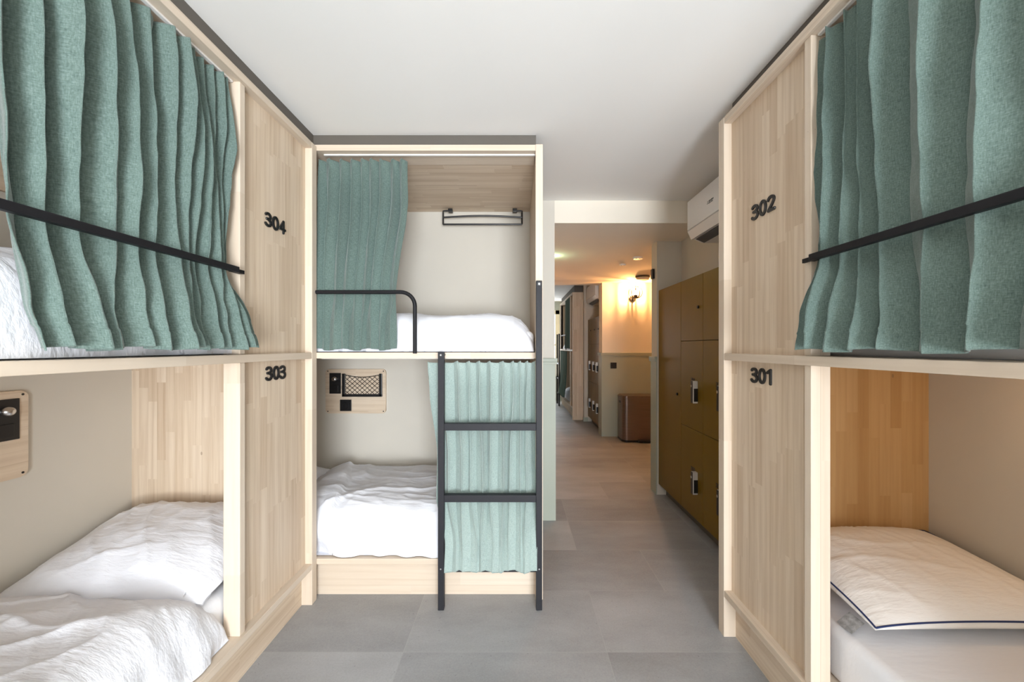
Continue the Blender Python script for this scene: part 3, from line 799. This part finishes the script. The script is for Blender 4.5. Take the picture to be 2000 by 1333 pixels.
point('reading_light', (1.83, 1.21, 1.09), 1.5, (1.0, 0.64, 0.33), 0.03)
panel('-X', (1.89, 1.05, 1.006), True, 'wooden bedside panel with lit lamp on the wall of bunk 301', lit=True, group='bedside panels')

# ------------------------------------------------------------------ lockers
def door(parent, x, y0, y1, z0, z1):
    g = 0.002
    return finish(B(x, x+0.018, y0+g, y1-g, z0+g, z1-g, bev=0.0012), 'door', locker_m, parent)
def knob(parent, x, y, z):
    bm = bmx(); cyl(bm, (x-0.004, y, z), 'X', 0.011, 0.012, 20, bev=0.002)
    return finish(bm, 'knob', black_m, parent, smooth=True)
def lock(parent, x, y, z):
    """tall handle-lock: steel back strip with a black grip and a steel head"""
    o = finish(B(x-0.034, x, y-0.018, y+0.018, z-0.080, z+0.080, bev=0.003), 'lock', lock_m, parent)
    finish(B(x-0.0358, x-0.030, y-0.011, y+0.0185, z-0.079, z+0.079, bev=0.001), 'front_plate', black_m, o)
    finish(B(x-0.029, x-0.0005, y-0.0188, y-0.012, z-0.068, z+0.026, bev=0.001), 'grip', black_m, o)
    finish(cyl(bmx(), (x-0.037, y+0.004, z+0.042), 'X', 0.010, 0.004, 16), 'lock_cylinder', steel_m, o, smooth=True)
    return o
def locker(kind, label, x, y0, y1, z0, z1, xb, splits, group, hand='near', nums=None, low=0.10):
    t = thing('locker', label, 'locker', ((x+xb)/2, (y0+y1)/2, 0), group)
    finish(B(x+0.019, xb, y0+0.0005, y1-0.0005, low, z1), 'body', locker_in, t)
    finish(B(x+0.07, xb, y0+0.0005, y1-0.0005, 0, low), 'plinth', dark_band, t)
    zs = [low]+splits+[z1]
    for i in range(len(zs)-1):
        d = door(t, x, y0, y1, zs[i], zs[i+1])
        if kind == 'tall': knob(d, x, y0+0.065, 0.97)
        elif i == len(zs)-2: knob(d, x, y0+0.068, zs[i]+0.24)
        else:
            lock(d, x, y0+0.095, zs[i+1]-(0.37 if i == 1 else 0.375))
            if nums: number(nums[i], '-X', (x-0.0006, y0+0.155, zs[i+1]-(0.37 if i == 1 else 0.375)+0.082), 0.028, 0.022, d, 'door_number', 0.005, 0.0012)
    return t
LX = 1.300; LZ = 1.866
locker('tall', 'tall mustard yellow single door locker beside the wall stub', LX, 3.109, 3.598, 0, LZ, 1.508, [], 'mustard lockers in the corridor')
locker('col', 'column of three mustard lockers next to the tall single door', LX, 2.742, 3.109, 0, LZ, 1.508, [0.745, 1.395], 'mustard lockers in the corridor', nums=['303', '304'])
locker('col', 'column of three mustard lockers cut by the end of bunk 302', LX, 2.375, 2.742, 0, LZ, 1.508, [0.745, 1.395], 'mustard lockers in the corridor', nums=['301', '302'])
# lockers of the far room
locker('col', 'far column of three mustard lockers seen beyond the hall, beside the white stub', LX, 6.80, 7.135, 0, LZ-0.03, 1.508, [0.745, 1.395], 'mustard lockers of the far room')
locker('col', 'middle column of mustard lockers seen beyond the hall corner', LX, 6.46, 6.80, 0, LZ-0.03, 1.508, [0.745, 1.395], 'mustard lockers of the far room')
locker('col', 'mustard locker column just past the hall wall corner', LX, 6.165, 6.46, 0, LZ-0.03, 1.508, [0.745, 1.395], 'mustard lockers of the far room')

# ------------------------------------------------------------------ air conditioners
def aircon(label, xf, xw, y0, y1, zt, logo=True):
    t = thing('air_conditioner', label, 'air conditioner', (xw, (y0+y1)/2, zt-0.15), 'air conditioners')
    zf, zb = zt-0.217, zt-0.305
    def prism(name, poly, ya, yb, mat, par=t, bev=0.003):
        bm = bmx(); a = [bm.verts.new((p[0], ya, p[1])) for p in poly]; b = [bm.verts.new((p[0], yb, p[1])) for p in poly]
        bm.faces.new(a); bm.faces.new(b[::-1]); n = len(poly)
        for i in range(n): bm.faces.new((a[i], a[(i+1) % n], b[(i+1) % n], b[i]))
        if bev: bmesh.ops.bevel(bm, geom=bm.edges[:], offset=bev, segments=2, affect='EDGES')
        return finish(bm, name, mat, par)
    prism('body', [(xw, zt), (xf+0.02, zt), (xf+0.008, zt-0.01), (xf+0.008, zf), (xf+0.035, zf-0.055), (xf+0.10, zb), (xw-0.01, zb), (xw, zb+0.03)], y0+0.006, y1-0.006, white_pl)
    prism('front_panel', [(xf, zt-0.004), (xf+0.02, zt-0.004), (xf+0.02, zf+0.002), (xf, zf+0.002)], y0, y1, white_pl)
    prism('lower_flap', [(xf, zf-0.003), (xf+0.012, zf-0.004), (xf+0.038, zf-0.062), (xf+0.026, zf-0.064)], y0+0.001, y1-0.001, white_pl, bev=0.001)
    prism('air_vane', [(xf+0.045, zf-0.066), (xf+0.10, zb-0.004), (xf+0.10, zb-0.010), (xf+0.040, zf-0.073)], y0+0.05, y1-0.05, grey_pl, bev=0)
    if logo:
        yl, zl = 2.555, zt-0.123
        bm = bmx()
        for dy, dz in ((0, 0.0075), (0.0065, -0.0035), (-0.0065, -0.0035)):   # emblem of three rhombi
            q = [(0, 0.007), (0.0035, 0), (0, -0.007), (-0.0035, 0)] if dy == 0 else [(dy*-0.75, 0.003), (dy*0.75*0.1, 0.003), (dy*0.75, -0.003), (dy*-0.1, -0.003)]
            f = [bm.verts.new((xf-0.0006, yl+0.028+dy*0.8+p[0], zl+dz+p[1])) for p in q]; b = [bm.verts.new((xf+0.001, v.co.y, v.co.z)) for v in f]
            bm.faces.new(f)
            for i in range(4): bm.faces.new((f[i], f[(i+1) % 4], b[(i+1) % 4], b[i]))
        finish(bm, 'emblem', black_m, t)
        for k, (txt, dz) in enumerate((('MITSUBISHI', 0.003), ('ELECTRIC', -0.009))):
            cu = bpy.data.curves.new('lettering', 'FONT'); cu.body = txt; cu.size = 0.0125; cu.extrude = 0.0004; cu.offset = 0.0002
            to = bpy.data.objects.new('lettering', cu); C.objects.link(to); bpy.context.view_layer.update()
            me = bpy.data.meshes.new_from_object(to.evaluated_get(bpy.context.evaluated_depsgraph_get()))
            bpy.data.objects.remove(to)
            bm = bmx(); bm.from_mesh(me)
            for v in bm.verts: v.co = Vector((xf-0.0005-v.co.z, yl+0.014-v.co.x, zl+dz+v.co.y))
            finish(bm, 'lettering', black_m, t)
    return t
aircon('white air conditioner high on the corridor wall above the near lockers', 1.255, 1.508, 2.06, 2.89, 2.415)
aircon('white air conditioner of the far room above the far lockers', 1.255, 1.508, 6.25, 7.05, 2.40, False)

# ------------------------------------------------------------------ hall: wall lamp, ceiling devices, bin, socket
lx, lz = 1.748, 2.145
WLp = thing('wall_lamp', 'lit wall lamp with round black wire cage in the hall', 'lamp', (lx, 5.93, lz))
finish(cyl(bmx(), (lx, 5.925, lz-0.065), 'Y', 0.045, 0.025, 32, bev=0.004), 'wall_plate', black_m, WLp, smooth=True)
bm = bmx(); tube(bm, [(lx, 5.915, lz-0.065), (lx, 5.84, lz-0.085), (lx, 5.765, lz-0.085)], 0.008, 10); cyl(bm, (lx, 5.765, lz-0.062), 'Z', 0.028, 0.05, 24)
finish(bm, 'arm', black_m, WLp, smooth=True)
bm = bmx(); R = 0.098
for k in range(10):
    a = 2*PI*k/10
    tube(bm, [(lx+R*math.cos(a)*math.sin(th), 5.765+R*math.sin(a)*math.sin(th), lz+R*0.9*math.cos(th)) for th in [0.35+(2.75-0.35)*i/12 for i in range(13)]], 0.0055, 6)
for th in (0.35, 2.75):
    tube(bm, [(lx+R*math.sin(th)*math.cos(b*PI/10), 5.765+R*math.sin(th)*math.sin(b*PI/10), lz+R*0.9*math.cos(th)) for b in range(21)], 0.003, 6)
finish(bm, 'cage', black_m, WLp, smooth=True)
bm = bmx(); bmesh.ops.create_uvsphere(bm, u_segments=20, v_segments=12, radius=0.026)
for v in bm.verts: v.co = Vector((lx+v.co.x, 5.765+v.co.y, lz+v.co.z*1.25))
finish(bm, 'bulb', bulb_m, WLp, smooth=True)
point('wall_lamp_light', (lx, 5.765, lz+0.045), 42, (1.0, 0.47, 0.17), 0.012)

def disc(name, label, cat, x, y, r, h, r2=None, mat=white_pl, inner=True):
    t = thing(name, label, cat, (x, y, HH-h))
    finish(cyl(bmx(), (x, y, HH-h/2), 'Z', r2 or r*0.9, h, 40, r2=r, bev=0.002), 'housing', mat, t, smooth=True)
    if inner:
        bm = bmx()
        for k in range(5): cyl(bm, (x+0.45*r*math.cos(k*1.2566), y+0.45*r*math.sin(k*1.2566), HH-h-0.001), 'Z', r*0.09, 0.002, 10)
        finish(bm, 'sensor_grille', black_m, t)
    return t
disc('smoke_detector', 'larger white round detector on the hall ceiling', 'detector', 1.31, 4.24, 0.055, 0.020)
disc('smoke_detector', 'smaller white round detector on the hall ceiling', 'detector', 1.245, 4.60, 0.040, 0.018)
t = thing('ceiling_lamp', 'unlit flat round ceiling lamp with dark rim near the wall lamp', 'lamp', (1.72, 5.36, HH-0.06))
finish(cyl(bmx(), (1.72, 5.36, HH-0.012), 'Z', 0.095, 0.024, 40), 'rim', dark_band, t, smooth=True)
finish(cyl(bmx(), (1.72, 5.36, HH-0.040), 'Z', 0.080, 0.032, 40, r2=0.09, bev=0.006), 'diffuser', white_pl, t, smooth=True)
# black device high on the stub
tag(finish(B(1.262, 1.286, 3.655, 3.70, 1.985, 2.075, bev=0.003), 'wall_sensor', black_m, loc=(1.274, 3.68, 2.03)), 'small black box high on the side of the wall stub', 'sensor')
# greenish emergency light behind the corner
t = thing('emergency_light', 'small green emergency light on the hall wall behind the back wall corner', 'lamp', (0.315, 4.17, 2.24))
finish(B(0.308, 0.34, 4.08, 4.26, 2.17, 2.27, bev=0.003), 'housing', white_pl, t)
finish(B(0.340, 0.343, 4.09, 4.25, 2.18, 2.26), 'lit_face', m_emit('green_lit_face', (0.55, 1.0, 0.65), 6), t)
point('emergency_glow', (0.40, 4.17, 2.26), 0.5, (0.75, 1.0, 0.62), 0.02)
# socket
t = thing('wall_socket', 'black square wall socket on the hall panelling', 'socket', (1.465, 5.93, 1.07))
finish(B(1.42, 1.51, 5.921, 5.932, 1.025, 1.115, bev=0.002), 'plate', black_m, t)
finish(tube(bmx(), [(1.465+0.024*math.cos(a*PI/12), 5.920, 1.07+0.024*math.sin(a*PI/12)) for a in range(25)], 0.002, 6), 'ring', metal_m, t, smooth=True)
# pedal bin
t = thing('pedal_bin', 'rose brown brushed metal pedal bin in the hall', 'bin', (1.78, 5.72, 0))
bm = bmx(); rbox(bm, 'Z', (1.79, 5.735, 0.325), 0.56, 0.34, 0.59, 0.07, 8); finish(bm, 'body', bin_m, t, smooth=True, angle=0.5)
bm = bmx(); rbox(bm, 'Z', (1.79, 5.735, 0.632), 0.565, 0.345, 0.020, 0.07, 8); rbox(bm, 'Z', (1.79, 5.735, 0.645), 0.54, 0.32, 0.014, 0.06, 8); finish(bm, 'lid', bin_m, t, smooth=True, angle=0.5)
bm = bmx(); rbox(bm, 'Z', (1.79, 5.735, 0.0145), 0.565, 0.345, 0.029, 0.07, 8); finish(bm, 'base', black_m, t, smooth=True, angle=0.5)
finish(B(1.72, 1.99, 5.50, 5.57, 0.012, 0.040, bev=0.006), 'pedal', black_m, t)
finish(B(1.503, 1.511, 5.70, 5.77, 0.54, 0.57, bev=0.002), 'side_grip', black_m, t)

# ------------------------------------------------------------------ far room bunk
F = thing('bunk_bed', 'brownish wooden bunk bed in the far room beyond the hall', 'bunk bed', (1.5, 8.3, 0))
finish(B(1.04, 1.985, 7.27, 7.30, 0, 2.36, bev=0.002), 'end_panel', wood_z, F)
for y in (7.62, 9.34): finish(B(1.045, 1.11, y, y+0.03, 0.2, 2.33, bev=0.002), 'post', solid_z, F)
for z0, z1, nm in ((1.27, 1.30, 'upper_bed_edge'), (0.187, 0.217, 'lower_bed_edge'), (2.33, 2.36, 'top_board')):
    finish(B(1.04, 1.985, 7.30, 9.37, z0, z1, bev=0.002), nm, solid_y, F)
finish(B(1.09, 1.11, 7.30, 9.37, 0, 0.187), 'plinth', wood_y, F)
finish(B(1.07, 1.985, 9.34, 9.37, 0.217, 2.33), 'foot_board', wood_z, F)
bm = bmx(); tube(bm, rail_pts_bend((1.03, 9.0, 1.60), (1.03, 8.15, 1.60), (1.03, 8.15, 1.29), 0.07), 0.011, 10); finish(bm, 'guard_rail', metal_m, F, smooth=True)
mt = soft('mattress', sheet_m, 1.10, 1.97, 7.35, 9.3, 0.22, 0.24, 40, 60, p=6, wr=0.01, seed=1, under=0); tag(mt, 'white bedding on the lower bed of the far bunk', 'bedding')
mt = soft('mattress', sheet_m, 1.10, 1.97, 7.35, 9.3, 1.302, 0.22, 40, 60, p=6, wr=0.01, seed=2, under=0); tag(mt, 'white bedding on the upper bed of the far bunk', 'bedding')
def simple_curtain(label, x, y0, y1, z0, z1, n, lean=0.0, bulge=0.0):
    bm = bmx(); nv = 30; nu = n*8; rows = []
    for j in range(nv+1):
        v = j/nv; r = []
        for i in range(nu+1):
            u = i/nu
            r.append(bm.verts.new((x + 0.02*math.sin(u*n*2*PI)*(0.6+0.5*v) - bulge*v**3, y0+(y1-y0)*(u+lean*v*(0.5-u)), z1+(z0-z1)*v)))
        rows.append(r)
    for j in range(nv):
        for i in range(nu): bm.faces.new((rows[j][i], rows[j][i+1], rows[j+1][i+1], rows[j+1][i]))
    o = finish(bm, 'curtain', far_linen, loc=(x, (y0+y1)/2, z1), smooth=True, angle=3.0)
    md = o.modifiers.new('thickness', 'SOLIDIFY'); md.thickness = 0.003
    tag(o, label, 'curtain')
simple_curtain('dark green curtain hanging over the upper bed of the far bunk', 1.055, 7.68, 8.35, 1.32, 2.32, 7, 0.1, 0.01)
simple_curtain('dark green curtain hanging over the lower bed of the far bunk', 1.03, 8.05, 9.1, 0.30, 1.26, 7, 0.2, 0.05)
t = thing('ladder', 'black metal ladder leaning on the far bunk before the window', 'ladder', (1.0, 9.2, 0))
for y in (8.98, 9.40): finish(B(0.965, 1.0, y, y+0.03, 0.0, 1.65, bev=0.002), 'stile', metal_m, t)
for z in (0.25, 0.6, 0.95): finish(B(0.97, 0.995, 9.01, 9.40, z, z+0.03), 'rung', metal_m, t)
